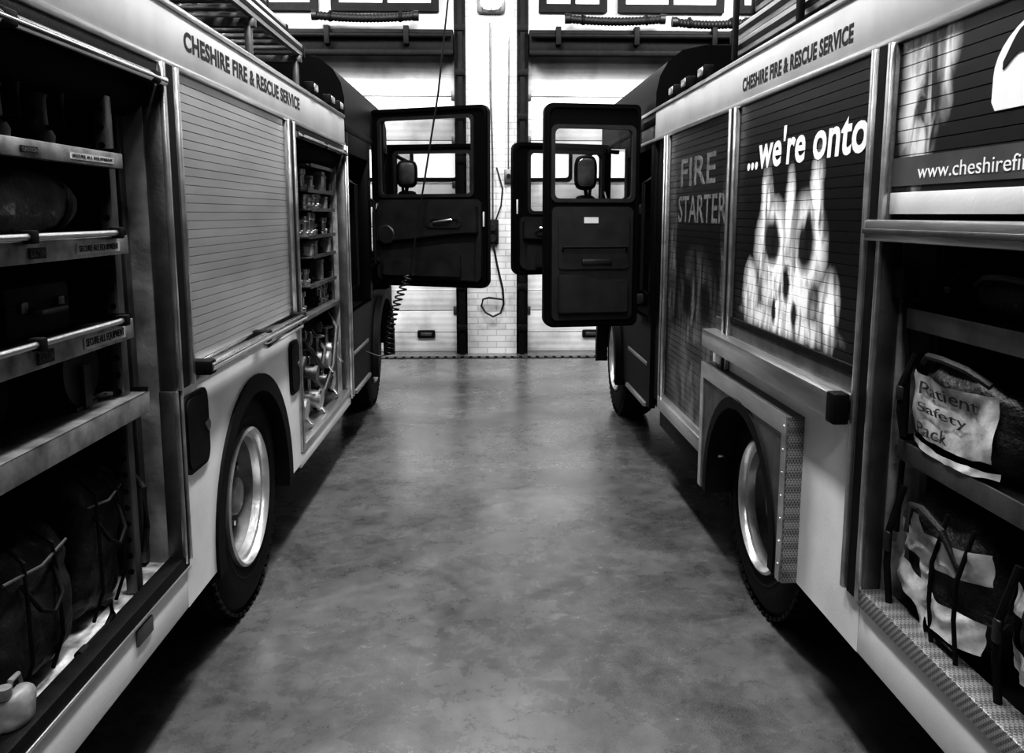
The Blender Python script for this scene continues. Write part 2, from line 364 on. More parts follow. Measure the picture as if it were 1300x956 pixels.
b=MB(); b.tube([(.05,-.03,.75),(.12,-.05,.5),(.1,-.05,.3),(.04,-.06,.14)],.010); b.obj('cable',e,[HOSE])
e=empty('isolator_switch',Matrix.Translation((.26,10.35,2.15)),'small grey isolator switch box on the white brick pier','switch')
b=MB(); b.box(-.05,.05,-.06,0,-.08,.08,.01); b.obj('switch_box',e,[ALUD]); b=MB(); b.cyl((0,-.06,0),(0,-.085,0),.025); b.obj('knob',e,[BLKM])
b=MB(); b.tube([(0,-.02,.07),(0,-.02,.8),(.01,-.02,1.6)],.009); b.obj('conduit',e,[ALUD])
# ------------------------------------------------------------------ fire engine helpers
A={-1:1.03,1:1.14}; ROT={-1:-.0111,1:.0120}
T={s:Matrix.Rotation(ROT[s],4,'Z')@Matrix.Translation((s*A[s],0,0)) for s in (-1,1)}
def arch_panel(y0,y1,zb,zt,yc,zc,r):
    a=math.asin((zb-zc)/r); pts=[(y0,zb)]
    n=24
    for k in range(n+1):
        t=math.pi-a-(math.pi-2*a)*k/n; pts.append((yc+r*math.cos(t),zc+r*math.sin(t)))
    return pts+[(y1,zb),(y1,zt),(y0,zt)]
def arch_lip(b,yc,zc,r0,r1,d0,d1,zb,mi=0):
    a=math.asin((zb-zc)/r1); n=28; o=[];i_=[]
    for k in range(n+1):
        t=math.pi-a-(math.pi-2*a)*k/n; o.append((yc+r1*math.cos(t),zc+r1*math.sin(t))); i_.append((yc+r0*math.cos(t),zc+r0*math.sin(t)))
    b.prism(o+i_[::-1],d0,d1,'x',mi)
def slats(s,y0,y1,z0,z1,d=.006,pitch=.036):
    t=bmesh.new(); n=round((z1-z0)/pitch); p=(z1-z0)/n; pr=[]
    for k in range(n):
        zb=z0+k*p
        pr+=[(d+.004,zb),(d,zb+.0014),(d,zb+p-.0014)]
    pr.append((d+.004,z1)); A_=[t.verts.new((x,y0,z)) for x,z in pr]; B_=[t.verts.new((x,y1,z)) for x,z in pr]
    for k in range(len(pr)-1): t.faces.new((A_[k],B_[k],B_[k+1],A_[k+1]))
    b=MB(s); b.add(t); b.box(d+.008,d+.018,y0,y1,z0,z1); return b
def wheel(s,E,d,y,R,rr,front=False):
    M=Matrix.Translation((s*d,y,R))
    b=MB(s); w=.28
    b.lathe([(rr-.005,.03),(rr+.01,.005),(rr+.05,-.004),(rr+.06,-.009),(rr+.07,-.006),(R-.1,-.012),(R-.05,0),(R-.02,.02),(R,.05),(R,w-.05),(R-.02,w-.02),(rr,w),(rr-.005,.03)],(0,0,0),0,64)
    for k in range(56):
        a=k*2*math.pi/56; 
        rt=Matrix.Rotation(a,3,'X'); c=rt@Vector((.028,0,R-.008))
        t=bmesh.new(); bmesh.ops.create_cube(t,size=1)
        for v in t.verts: v.co=rt@Vector((v.co.x*.05,v.co.y*.03,v.co.z*.016))+c
        b.add(t,0)
    W=b.obj('wheel',E,[RUBBER],M=M)
    b=MB(s); 
    b.lathe([(rr+.012,.012),(rr+.012,-.012),(rr,-.018),(rr-.010,-.008),(rr-.014,.010),(rr-.028,.016),(rr-.032,.05)],(0,0,0),0,64)
    b.lathe([(rr-.032,.05),(rr-.036,.09),(rr-.044,.105)],(0,0,0),2,64)
    b.lathe([(rr-.044,.105),(rr-.052,.125),(rr-.075,.135),(rr-.10,.125),(.145,.10),(.125,.10),(.12,.14)],(0,0,0),2,64)
    for k in range(8):
        a=(k+.5)*math.pi/4
        b.cyl((.10,(rr-.085)*math.cos(a),(rr-.085)*math.sin(a)),(.15,(rr-.085)*math.cos(a),(rr-.085)*math.sin(a)),.021,1,12)
    b.obj('rim',W,[DISC if front else RIMM,DARK,DISC])
    b=MB(s); b.lathe([(.12,.15),(.12,.095),(.10,.085),(.085,.08),(.08,.045),(.07,.038),(.02,.036)],(0,0,0),0,32)
    for k in range(10):
        a=k*math.pi/5; b.cyl((.12,.148*math.cos(a),.148*math.sin(a)),(.075,.148*math.cos(a),.148*math.sin(a)),.013,1,6)
    b.obj('hub',W,[DISC,ALU])
    return W
def shelf(s,E,y0,y1,z,d0=.02,d1=.62,lip=.045,holes=False,mats=None):
    b=MB(s); b.box(d0,d1,y0,y1,z-.006,z+.002,0,2); b.box(d0-.004,d0+.004,y0,y1,z-lip,z+.006,.002,0); b.box(d0,d0+.02,y0,y1,z-lip,z-lip+.006,0,0)
    b.box(d0,d1,y1-.006,y1,z-lip,z+.02,0,2)
    if holes:
        b.box(d0-.004,d0+.13,y0,y1,z+.0015,z+.006,.002,0)
        for k in range(int((y1-y0)/.05)): b.cyl((d0+.11,y0+.03+k*.05,z+.005),(d0+.11,y0+.03+k*.05,z+.0068),.006,1,8)
    return b.obj('shelf',E,mats or [ALU,DARK,ALUD])
def small_label(s,par,y0,y1,z0,z1,d,txt,inv=False):
    b=MB(s); b.box(d,d+.002,min(y0,y1),max(y0,y1),z0,z1); b.obj('label_plate',par,[INK if inv else LABEL])
    h=z1-z0; ys,ye=(y0,y1) if s<0 else (y1,y0); q=.06*abs(y1-y0)*(1 if ye>ys else -1)
    side_text(txt,s,d-.0002,ys+q,ye-q,z0+h*.22,z1-h*.22,par,FAINT if inv else INK,.0)
def cab(s,E,y0,y1,wy,dz=0.):
    b=MB(s); pr=[(.0,2.30),(.0,2.46+dz),(.02,2.56+dz),(.07,2.65+dz),(.16,2.72+dz),(.30,2.75+dz),(2.1,2.75+dz),(2.28,2.6),(2.3,2.30)]
    b.prism(pr,y0,y1-.15,'y',0); b.box(-.005,.03,y0,y1-.1,2.26,2.31,.008,0)
    b.box(.15,2.2,y1-.2,y1+.05,2.3,2.6,.06,0)
    b.obj('cab_roof',E,[BLACK])
    b=MB(s)
    for a,c in ((y0,y0+.12),(y0+1.0,y0+1.13),(y1-.14,y1)): b.box(.0,.09,a,c,1.0,2.3,.012)
    b.box(.0,.03,y0+.1,y0+1.05,2.12,2.28,.005)
    b.box(.02,2.28,y0,y0+.04,.9,2.3); b.box(.02,2.28,y0,y1-.1,.95,1.0); b.box(2.24,2.3,y0,y1,.45,2.3)
    b.box(.0,2.3,y1-.08,y1,.45,1.35,.02); b.box(1.1,1.2,y1-.06,y1,1.3,2.3); b.box(.09,2.2,y0+1.02,y0+1.08,1.0,2.3)  # last box: partition added to block the bright wall seen through the cab
    pts=arch_panel(y0,y1,.42,1.0,wy,.46,.56); b.prism(pts,.0,.04,'x')
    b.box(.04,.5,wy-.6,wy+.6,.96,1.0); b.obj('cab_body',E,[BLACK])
    b=MB(s); b.box(.05,2.25,y1-.05,y1-.04,1.35,2.3); b.obj('windscreen',E,[GLASS])
    for z,d in ((.44,-.02),(.72,-.005)):
        b=MB(s); b.box(d,.25,y0+.1,y0+.8,z-.03,z,.005); b.obj('cab_step',E,[TREAD])
    b=MB(s); arch_lip(b,wy,.46,.50,.58,-.05,.05,.36); b.obj('wheel_arch',E,[BLKM])
    for yy in (y0+.25,y1-.9):
        b=MB(s); b.blob((.45,yy+.2,1.28),(.48,.5,.16),0,4,.004); b.blob((.45,yy+.02,1.65),(.46,.14,.7),0,4,.004); b.blob((.45,yy,2.06),(.26,.11,.2),0,3,.003); b.box(.3,.6,yy+.05,yy+.4,1.0,1.22,.01)
        b.obj('seat',E,[CLOTH])
    for a,z0,z1 in ((y0+.16,1.15,1.95),(y0+1.06,1.25,1.85)):
        b=MB(s); b.tube([(.03,a,z0),(-.035,a,z0+.05),(-.035,a,z1-.05),(.03,a,z1)],.014); b.obj('grab_rail',E,[BLKM])
def door(s,E,hinge,free,z0,z1,win,name='cab_door',label=None,style=1):
    hv=Vector((hinge[0],hinge[1],0)); fv=Vector((free[0],free[1],0)); u=(fv-hv); w=u.length; u.normalize()
    sx=1 if u.x>0 else -1; X=u*sx; Z=Vector((0,0,1)); Y=Z.cross(X)
    Mw=Matrix(((X.x,Y.x,0,hv.x),(X.y,Y.y,0,hv.y),(0,0,1,0),(0,0,0,1)))
    M=T[s].inverted()@Mw
    wx0,wx1,wz0,wz1=win
    out=rrect(0,w,z0,z1,[.06,.035,.05,.07] ); inn=rrect(wx0,wx1,wz0,wz1,.035)
    b=MB(sx); b.ring(out,inn,0,.05,'y',0)
    b.ring(rrect(.01,w-.01,z0+.01,z1-.01,[.06,.035,.05,.07]),rrect(.03,w-.03,z0+.03,z1-.03,[.05,.03,.05,.06]),-.018,0,'y',0)
    D=b.obj(name,E,[BLACK],M=M)
    if label: D['label']=label
    b=MB(sx); b.ring(rrect(wx0-.022,wx1+.022,wz0-.022,wz1+.022,.045),rrect(wx0+.005,wx1-.005,wz0+.005,wz1-.005,.035),-.014,.01); b.obj('window_seal',D,[TRIM])
    b=MB(sx); b.box(wx0-.005,wx1+.005,.022,.027,wz0-.005,wz1+.005); b.obj('window_glass',D,[GLASS])
    b=MB(sx)
    if style==1:
        b.prism(rrect(.05,w-.05,z0+.05,wz0-.04,[.06]*4),-.030,-.0,'y',0)
        H=wz0-.04-z0
        def cv(u0,u1,f0,f1,n=14): return [(u0+(u1-u0)*k/n,z0+H*(f0+(f1-f0)*(.5-.5*math.cos(math.pi*k/n)))) for k in range(n+1)]
        top=cv(.08,w-.07,.66,.92); bot=cv(.08,w-.07,.52,.62); b.prism(top+bot[::-1],-.085,-.028,'y',0,.008)
        top=cv(.10,w-.10,.42,.52); bot=cv(.10,w-.10,.12,.08); b.prism(top+bot[::-1],-.055,-.028,'y',0,.006)
        top=cv(.14,w*.80,.32,.38); bot=cv(.14,w*.80,.12,.12); b.prism(top+bot[::-1],-.095,-.05,'y',0,.010)
        b.ring(rrect(w*.52,w*.82,z0+H*.68,z0+H*.80,.04),rrect(w*.55,w*.79,z0+H*.70,z0+H*.78,.03),-.096,-.08)
        b.lathe([(.0,0),(.07,0),(.08,.01),(.065,.015),(.01,.016)],(.18,-.10,z0+H*.60),0,24,'y')
    else:
        b.prism(rrect(.05,w-.05,z0+.05,wz0-.05,[.04]*4),-.03,0,'y',0)
        b.prism(rrect(.08,w-.09,wz0-.47,wz0-.10,[.03]*4),-.045,-.028,'y',0)
        b.prism([(.09,z0+.10),(w-.09,z0+.10),(w-.09,z0+.36),(w*.6,z0+.36),(w*.45,z0+.33),(.09,z0+.33)],-.075,-.028,'y',0,.008)
        b.box(w*.3,w*.62,-.06,-.028,wz0-.44,wz0-.40,.01)
    b.obj('inner_trim',D,[TRIM])
    b=MB(sx)
    if style==1:
        hx=w*.58; zz=z0+(wz0-z0)*.70; b.tube([(hx,-.085,zz),(hx+.03,-.11,zz+.005),(hx+.13,-.11,zz+.02),(hx+.17,-.085,zz+.025)],.010); b.obj('door_handle',D,[ALU])
        b=MB(sx); b.tube([(.07,-.03,z0+.2),(.07,-.10,z0+.25),(.07,-.10,z0+.62),(.07,-.03,z0+.68)],.014); b.obj('grab_bar',D,[ALUD])
    else:
        b.tube([(.1,-.03,wz0-.35),(.1,-.08,wz0-.32),(w-.12,-.08,wz0-.32),(w-.12,-.03,wz0-.35)],.010); b.obj('door_handle',D,[BLKM])
    b=MB(sx); b.box(w*.45,w*.6,-.0465,-.044,wz0-.16,wz0-.12) if style!=1 else b.box(w-.035,w-.02,-.03,-.02,z0+.5,z0+.62,.003); b.obj('door_plate',D,[LABEL])
    for zz in (z0+.15,wz0-.1):
        b=MB(sx); b.box(-.05,.03,.0,.04,zz,zz+.07,.008); b.obj('hinge',D,[ALUD])
    return D
def mirror(s,E,x,y,z,h=.34):
    b=MB(); M=T[s].inverted()@Matrix.Translation((x,y,z))
    b.blob((0,0,0),(.2,.1,h),0,3.5,0)
    b.tube([(.0,0.02,h*.45),(s*.10,.05,h*.65),(s*.3,.05,h*.6)],.018)
    b.tube([(0,.02,-h*.4),(s*.05,.05,-h*1.4),(s*.3,.05,-h*1.35)],.018)
    b.tube([(s*.02,.04,h*.5),(s*.06,.05,0),(s*.03,.05,-h*1.2)],.014)
    b.blob((0,0,-h*.95),(.19,.1,.18),0,3.5,0)
    o=b.obj('side_mirror',E,[BLKM],M=M)
    b=MB(); b.blob((0,-.048,0),(.15,.01,h*.8),0,4,0); b.obj('mirror_glass',o,[ALU])
def ladder(s,d0,d1,y0,y1,z,lab,step=.28,w=.03):
    e=empty('ladder',T[s]@Matrix.Translation((s*d0,y1,z)),lab,'ladder'); e['group']='ladders on the engine roof racks'
    for dd in (0,d1-d0):
        b=MB(s); b.box(dd-w/2,dd+w/2,y0-y1,0,-.035,.035,.006); b.box(dd-w/2-.005,dd+w/2+.005,-.04,.01,-.037,.037,.008,1); b.box(dd-w/2-.002,dd-w/2+.002,y0-y1,-.05,-.012,.012,0,1); b.obj('ladder_rail',e,[ALU,BLKM])
    n=int((y1-y0)/step)
    for k in range(n):
        yy=-.12-k*step; b=MB(s); b.cyl((0,yy,0),(d1-d0,yy,0),.016); b.obj('rung',e,[ALU])
    return e
def body_common(s,E):
    b=MB(s)
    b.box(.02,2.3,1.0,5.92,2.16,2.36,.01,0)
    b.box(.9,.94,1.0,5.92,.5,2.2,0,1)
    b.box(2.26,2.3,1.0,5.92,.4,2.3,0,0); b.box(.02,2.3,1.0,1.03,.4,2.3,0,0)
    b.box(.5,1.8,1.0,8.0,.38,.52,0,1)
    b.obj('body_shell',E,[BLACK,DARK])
    b=MB(s); b.box(0,.02,1.0,5.95,2.175,2.345,.004,0); b.box(-.006,.02,1.0,5.95,2.155,2.178,.003,1); b.box(-.006,.03,1.0,5.95,2.343,2.365,.003,1)
    return b.obj('sign_board',E,[PALE,ALU])
def post(s,E,y0,y1,z0,z1,d0=-.012):
    b=MB(s); b.box(d0,.05,y0,y1,z0,z1,.006,2); w=y1-y0; b.box(d0-.008,d0+.01,y0,y0+w*.18,z0,z1,.003,0); b.box(d0-.008,d0+.01,y1-w*.18,y1,z0,z1,.003,0); b.box(d0-.001,d0+.002,y0+w*.3,y0+w*.7,z0,z1,0,1)
    return b.obj('door_post',E,[ALU,BLKM,ALUD])
def bulkhead(s,E,y,z0,z1,strip=.13,d1=.9):
    b=MB(s); b.box(.05,strip,y-.006,y+.05,z0,z1,0,0); b.box(strip,d1,y-.004,y+.05,z0,z1,0,1)
    b.box(strip-.02,strip+.02,y-.045,y-.006,z0+.02,z1-.02,.003,2)
    for k in range(int((z1-z0)/.05)-1): b.cyl((strip,y-.047,z0+.06+k*.05),(strip,y-.0445,z0+.06+k*.05),.008,1,8)
    return b.obj('bulkhead',E,[CREAM,DARK,ALUD])
def flap(s,E,y0,y1,z0,z1):
    b=MB(s); b.prism(rrect(y0,y1,z0,z1,.045),-.008,.004,'x',0); b.prism(rrect(y0+.015,y1-.015,z0+.015,z1-.015,.04),-.014,-.006,'x',1); b.cyl((-.02,y1-.035,(z0+z1)/2),(-.012,y1-.035,(z0+z1)/2),.020,2)
    b.obj('access_flap',E,[BLKM,BLKM,ALUD],label='black rounded-corner access flap')
# =================================================================== LEFT ENGINE
s=-1
E=empty('fire_engine',T[s],'fire engine with open equipment lockers and a closed silver roller shutter','fire engine')
sb=body_common(s,E)
side_text('CHESHIRE FIRE & RESCUE SERVICE',s,-.0005,2.94,4.61,2.237,2.300,sb,INK,.03)
post(s,E,2.69,2.83,1.14,2.16); post(s,E,2.68,2.73,.56,1.14,-.004); post(s,E,4.28,4.42,1.14,2.16); post(s,E,4.36,4.42,.46,1.14,-.004); post(s,E,5.86,5.95,.42,2.16)
bulkhead(s,E,2.69,.56,2.16); bulkhead(s,E,5.86,.46,2.16,.10); 
for a,c in ((4.29,4.41),(2.76,2.80)):
    b=MB(s); b.box(.05,.9,a,c,.46 if a>4 else 1.14,2.16); b.obj('bulkhead',E,[DARK])
S=slats(s,2.83,4.28,1.20,2.155,pitch=.030).obj('roller_shutter',E,[SLAT])
b=MB(s); b.box(-.004,.02,2.83,4.28,1.165,1.205,.004); b.cyl((-.05,2.86,1.185),(-.05,4.30,1.185),.021,0,16)
for yy in (2.88,3.62,4.28): b.box(-.065,.01,yy-.03,yy+.03,1.16,1.21,.008,1)
b.box(-.052,-.03,3.62,4.3,1.13,1.15,.004,0); b.obj('lift_bar',S,[CHROME,BLKM])
b=MB(s); b.prism(arch_panel(2.70,4.36,.40,1.14,3.56,.45,.55),.0,.03,'x'); b.box(-.006,.03,2.70,4.36,1.135,1.16,.004,1); b.obj('side_panel',E,[WHITE,ALU])
b=MB(s); b.box(.0,.03,1.0,2.70,.40,.535,.004,0); b.obj('side_panel',E,[WHITE])
b=MB(s); b.box(.0,.03,4.36,5.9,.375,.45,.004,0); b.obj('side_panel',E,[WHITE])
b=MB(s); arch_lip(b,3.56,.45,.50,.575,-.012,.06,.37); b.obj('wheel_arch',E,[BLKM])
b=MB(s); arch_lip(b,3.56,.45,.57,.60,.03,.5,.38); b.box(.48,.52,2.95,4.2,.4,1.05); b.obj('arch_liner',E,[DARK])
wheel(s,E,.045,3.55,.50,.285)
flap(s,E,2.735,2.965,.835,1.105); flap(s,E,4.17,4.355,.80,1.07)
b=MB(s); b.box(-.008,.002,2.29,2.40,.475,.525,.006,0); b.obj('reflector',E,[ALUD])
b=MB(s); b.box(-.006,.05,1.0,2.72,.535,.585,.008,0); b.box(-.01,.0,1.0,2.72,.535,.545,.003,1); b.obj('locker_sill',E,[BLKM,ALU])
b=MB(s); b.box(.05,.9,1.0,2.69,.55,.565,0,0); b.obj('locker_floor',E,[mat('scuffed_locker_floor',.45,.45,.2,.7,18,.3,40)])
b=MB(s); b.box(-.006,.06,4.40,5.88,.45,.485,.005,0); b.box(.06,.9,4.42,5.86,.455,.475); b.obj('locker_sill',E,[ALU])
for (a,c) in ((1.0,2.69),(4.42,5.86)):
    b=MB(s); b.cyl((.11,a,2.07),(.11,c,2.07),.075,3,20); b.box(-.002,.02,a,c,2.11,2.155,.004,1); b.cyl((-.02,a,2.10),(-.02,c,2.10),.016,2,12)
    for yy in (a+.1,(a+c)/2,c-.08): b.box(-.035,.02,yy-.03,yy+.03,2.085,2.12,.006,1)
    b.obj('rolled_shutter',E,[ALU,BLKM,CHROME,DARK])
b=MB(s)
b.box(.05,.085,2.44,2.48,.57,2.1,.003)
for k in range(28): b.cyl((.066,2.438,.64+k*.05),(.066,2.4405,.64+k*.05),.009,1,8)
b.obj('shelf_upright',E,[ALUD,DARK])
shs=[]
for z,lip,hol in ((1.86,.035,0),(1.635,.045,0),(1.40,.05,0),(1.17,.055,1)):
    sh=shelf(s,E,1.05,2.44 if z>1.2 else 2.52,z,.015,.6,lip,hol,[mat('shelf_lip',.30,.4,.7,.5,15,.1,60),DARK,BLKM]); shs.append((z,lip,sh))
for z,lip,sh in shs[:3]:
    small_label(s,sh,1.92,1.99,z-lip+.010,z-.010,.008,'CAUTION',True)
    b=MB(s); b.box(.0095,.011,2.14,2.38,z-lip+.010,z-.009); b.obj('label_plate',sh,[mat('aged_label',.45,.5,0,.3,20)])
    side_text('SECURE ALL EQUIPMENT',s,.009,2.15,2.37,z-lip+.014,z-.013,sh,INK,.005)
for z in (1.625,1.385): 
    b=MB(s); b.cyl((.0,1.2,z+.025),(.0,2.36,z+.025),.008,0,10)
    for yy in (1.9,2.34): b.box(-.012,.02,yy,yy+.03,z+.01,z+.04,.004,1)
    b.obj('drawer_rail',E,[ALU,BLKM])
RK=(1.99,1.84,1.73,1.57,1.45,1.28,1.127)
b=MB(s)
for i,z in enumerate(RK[:-1]): b.box(.06,.5,5.0,5.8,z-.008,z,0,0); b.box(.055,.06,5.0 if i%2 else 5.1,5.8,z-.014,z+.008,0,0)
for yy in (5.0,5.46,5.8): b.box(.12,.5,yy-.005,yy+.005,1.1,2.05,0,0)
b.box(.04,.6,4.44,5.84,1.10,1.125,.003,0); b.obj('tool_rack',E,[ALUD])
b=MB(s); b.box(.16,.5,5.05,5.8,.50,1.05,.02,0)
for yy,z,r in ((5.15,.97,.03),(5.3,.93,.045),(5.62,.96,.035),(5.22,.8,.03)): b.cyl((.16,yy,z),(.135,yy,z),r,1,20); b.cyl((.136,yy,z),(.13,yy,z),r*.8,2,20)
b.obj('pump_panel',E,[DARK,ALU,ALUD])
for yy,z,r in ((4.72,.63,.05),(5.02,.78,.04),(5.12,.60,.055),(5.40,.80,.045),(5.52,.63,.045),(5.7,.82,.04)):
    b=MB(s); b.cyl((.2,yy,z),(.06,yy,z-.02),r,0,20); b.cyl((.06,yy,z-.02),(.04,yy,z-.022),r*1.25,0,20); b.tube([(.05,yy,z-.06),(0.03,yy+.02,z-.10),(.03,yy+.08,z-.12)],.008,0); b.cyl((.12,yy,z),(.12,yy,z+.12),.014); b.lathe([(.035,0),(.05,.006),(.05,.014),(.035,.02)],(.12,yy,z+.12),0,20,'z'); b.obj('outlet_valve',E,[ALU if yy!=5.02 else ALUD])
for pts,r in (([(.3,4.6,.50),(.1,4.62,.7),(.08,4.8,.88),(.14,5.05,.84),(.2,5.1,.7)],.028),([(.2,4.95,1.05),(.07,5.0,.9),(.05,5.2,.76),(.07,5.4,.84),(.2,5.45,1.0)],.016),([(.15,4.5,1.08),(.09,4.55,.8),(.09,4.62,.55),(.12,4.8,.49)],.02),([(.15,5.75,1.08),(.05,5.7,.95),(.04,5.5,.72),(.06,5.3,.60),(.1,5.2,.5)],.018)):
    b=MB(s); b.tube(pts,r,0,10); b.obj('pump_hose',E,[TRIM])
cab(s,E,5.97,8.35,7.55,.02); wheel(s,E,.07,7.55,.50,.285,True)
door(s,E,(-.97,7.35),(.01,6.92),1.10,2.56,(.09,.93,1.86,2.47),label='black cab door swung open with moulded inner trim')
door(s,E,(-.93,8.15),(-.05,7.95),1.15,2.34,(.08,.80,1.85,2.26))
mirror(s,E,-.76,8.3,2.08,.26)
for yy in (4.95,5.45,5.75):
    b=MB(s); b.box(-.02,.04,yy-.06,yy+.06,2.37,2.43,.012,0); b.box(-.025,-.015,yy-.045,yy+.045,2.38,2.42,.006,1); b.obj('marker_lamp',E,[BLKM,ALU])
for yy in (1.6,2.9,4.2,5.15):
    b=MB(s); b.box(.1,1.6,yy-.02,yy+.02,2.57,2.61,.004); b.box(.12,.15,yy-.02,yy+.02,2.36,2.59,.003); b.box(.9,.93,yy-.02,yy+.02,2.36,2.59,.003); b.obj('roof_rack_bar',E,[ALUD])
ladder(s,.12,.5,1.4,5.25,2.649,'aluminium ladder lying on a fire engine roof rack',.16)
ladder(s,.16,.46,1.4,5.05,2.725,'shorter aluminium ladder stacked on top of another ladder',.16,.022)
ladder(s,.20,.60,1.4,4.8,2.80,'narrow aluminium ladder on top of a ladder stack',.16,.022)
ladder(s,.70,1.10,1.4,5.2,2.649,'aluminium ladder beside a stack of ladders on roof rack',.2)
# =================================================================== RIGHT ENGINE
s=1
E=empty('fire_engine',T[s],'fire engine with printed campaign shutters and an open bag locker','fire engine')
sb=body_common(s,E)
side_text('CHESHIRE FIRE & RESCUE SERVICE',s,-.0005,3.71,2.63,2.215,2.272,sb,INK,.03)
post(s,E,2.34,2.46,.56,2.16); post(s,E,3.75,3.84,1.0,2.16); post(s,E,5.08,5.16,.5,2.16)
bulkhead(s,E,2.34,.56,2.16,.16); 
for a,c in ((2.40,2.44),(3.77,3.82)):
    b=MB(s); b.box(.05,.9,a,c,1.1,2.16); b.obj('bulkhead',E,[DARK])
FL=flame_mat('flame_face_print',
 [(3.28,1.58,.22,.21),(2.94,1.58,.20,.22),(3.11,1.42,.33,.17)],
 [(3.28,1.60,.105,.115),(2.94,1.595,.10,.12),(3.11,1.44,.04,.08),(3.22,1.33,.03,.06),(3.02,1.33,.03,.06)],
 [(3.36,1.74,.08,.20),(3.11,1.70,.06,.20),(2.86,1.74,.07,.20),(3.52,1.38,.12,.16),(2.72,1.38,.10,.16),(3.12,1.30,.55,.07)],1.35,wobk=.035,lo=.36,hi=.56,floor_=.22)
S=slats(s,2.46,3.75,1.24,2.155,pitch=.034).obj('roller_shutter',E,[FL],label='roller shutter printed with a burning face and white slogan')
side_text("...we're onto",s,.0055,3.62,2.50,1.880,2.025,S,PWHITE,.024,italic=.08)
b=MB(s); b.box(-.004,.02,2.46,3.75,1.215,1.245,.004); b.obj('shutter_rail',S,[BLKM])
FS=flame_mat('flame_smoke_print',[(4.40,1.15,.46,.42),(4.4,.75,.60,.22)],[(4.58,1.26,.12,.14),(4.22,1.24,.12,.14),(4.4,.98,.2,.07)],[(4.95,1.4,.10,.6),(3.92,1.4,.08,.6)],.15,.010,wobk=.06,lo=.40,hi=.62,floor_=.08)
S=slats(s,3.84,5.08,.60,2.155,pitch=.034).obj('roller_shutter',E,[FS],label='roller shutter printed with smoke and dark campaign lettering')
GREYP=mat('printed_grey',.15,.5,0,.5,30)
side_text('FIRE',s,.0055,4.80,4.10,1.85,2.00,S,GREYP,.012); side_text('STARTER',s,.0055,4.84,3.90,1.655,1.80,S,GREYP,.012)
b=MB(s); b.box(-.01,.02,3.84,5.08,.565,.605,.004); b.obj('shutter_rail',S,[ALU])
b=MB(s); b.prism(arch_panel(2.36,4.02,.39,1.10,3.42,.45,.52),.0,.03,'x'); b.obj('side_panel',E,[WHITE])
b=MB(s); b.box(0,.03,1.0,2.36,.39,.56,.004); b.obj('side_panel',E,[WHITE])
b=MB(s); b.box(-.02,.05,4.0,5.16,.50,.575,.006); b.obj('locker_sill',E,[ALU])
b=MB(s); b.box(.0,.03,4.0,5.16,.39,.50,.004); b.obj('side_panel',E,[BLACK])
b=MB(s); b.box(-.06,.02,2.48,4.0,1.135,1.16,.006,0); b.box(-.064,-.05,2.48,4.0,1.075,1.16,.006,0); b.box(-.05,.0,2.48,4.0,1.08,1.10,.004,1); b.box(-.07,-.02,2.46,2.52,1.07,1.165,.006,2)
b.box(0,.03,2.46,4.0,1.10,1.22,.004,1)
b.obj('folding_step',E,[ALU,ALUD,BLKM])
b=MB(s); b.prism(arch_panel(2.86,4.0,.39,1.00,3.42,.45,.47),-.055,.0,'x',0); b.box(-.055,.0,2.85,2.862,.39,1.0,0,1); b.prism([(2.86,.39),(2.90,.39),(2.90,.93),(3.95,.93),(3.95,.39),(4.0,.39),(4.0,1.0),(2.86,1.0)],-.062,-.054,'x',2)
for k in range(7): b.cyl((-.064,2.88,.45+k*.085),(-.061,2.88,.45+k*.085),.006,2,8)
b.obj('mudguard',E,[ALUD,TREAD,ALU])
b=MB(s); arch_lip(b,3.42,.45,.44,.49,-.062,.1,.39); b.obj('wheel_arch',E,[BLKM])
b=MB(s); arch_lip(b,3.42,.45,.53,.56,.03,.5,.38); b.box(.48,.52,2.8,4.05,.4,1.0); b.obj('arch_liner',E,[DARK])
wheel(s,E,.07,3.44,.47,.275)
NR=flame_mat('printed_flame_corner',[(2.22,2.0,.11,.26)],[],[(2.10,2.08,.06,.16)],.8,.02,wobk=.05,floor_=.04,lo=.42,hi=.6)
S=slats(s,1.0,2.34,1.755,2.155,pitch=.034).obj('roller_shutter',E,[NR],label='half-raised printed roller shutter with web address and white emblem')
b=MB(s); b.box(.004,.012,1.0,2.34,1.775,1.85,0,0); b.obj('address_band',S,[mat('printed_band',.10,.4,0,.3,6)])
side_text('www.cheshirefire.co.uk',s,.0035,2.20,1.55,1.792,1.828,S,PWHITE,.0)
b=MB(s); b.box(.002,.014,1.0,2.34,1.70,1.758,.002); b.obj('shutter_rail',S,[WHITE])
b=MB(s); b.box(-.03,.04,1.0,2.42,1.625,1.685,.008,0); b.box(-.035,-.025,1.0,2.42,1.645,1.66,.003,1); b.obj('lift_bar',S,[ALU,ALUD])
b=MB(s)
pts=[(1.40,1.925),(1.885,1.925),(1.90,1.945)]+[(1.65+.25*math.cos(math.radians(a)),2.00+.13*math.sin(math.radians(a))) for a in range(0,181,9)]+[(1.40,1.945)]
b.prism(pts,.003,.0055,'x',0)
pc=[]; pd=[]
for k in range(31):
    t=k/30; y_=1.865-.20*t; z_=2.035+.030*math.sin(t*6.6-.6); w_=.022*math.sin(math.pi*min(1,t*1.1+.06))+.004
    pc.append((y_,z_+w_)); pd.append((y_,z_-w_))
b.prism(pc+pd[::-1],.001,.0035,'x',1)
b.obj('emblem',S,[PWHITE,INK])
for z in (1.44,1.07): sh=shelf(s,E,1.05,2.28,z,.045,.7,.05,False,[ALUD,DARK,BLKM])
b=MB(s); b.box(-.012,.07,1.0,2.36,.545,.60,.006,0); b.box(.07,.9,1.0,2.34,.55,.57,0,1); b.obj('locker_sill',E,[TREAD,DARK])
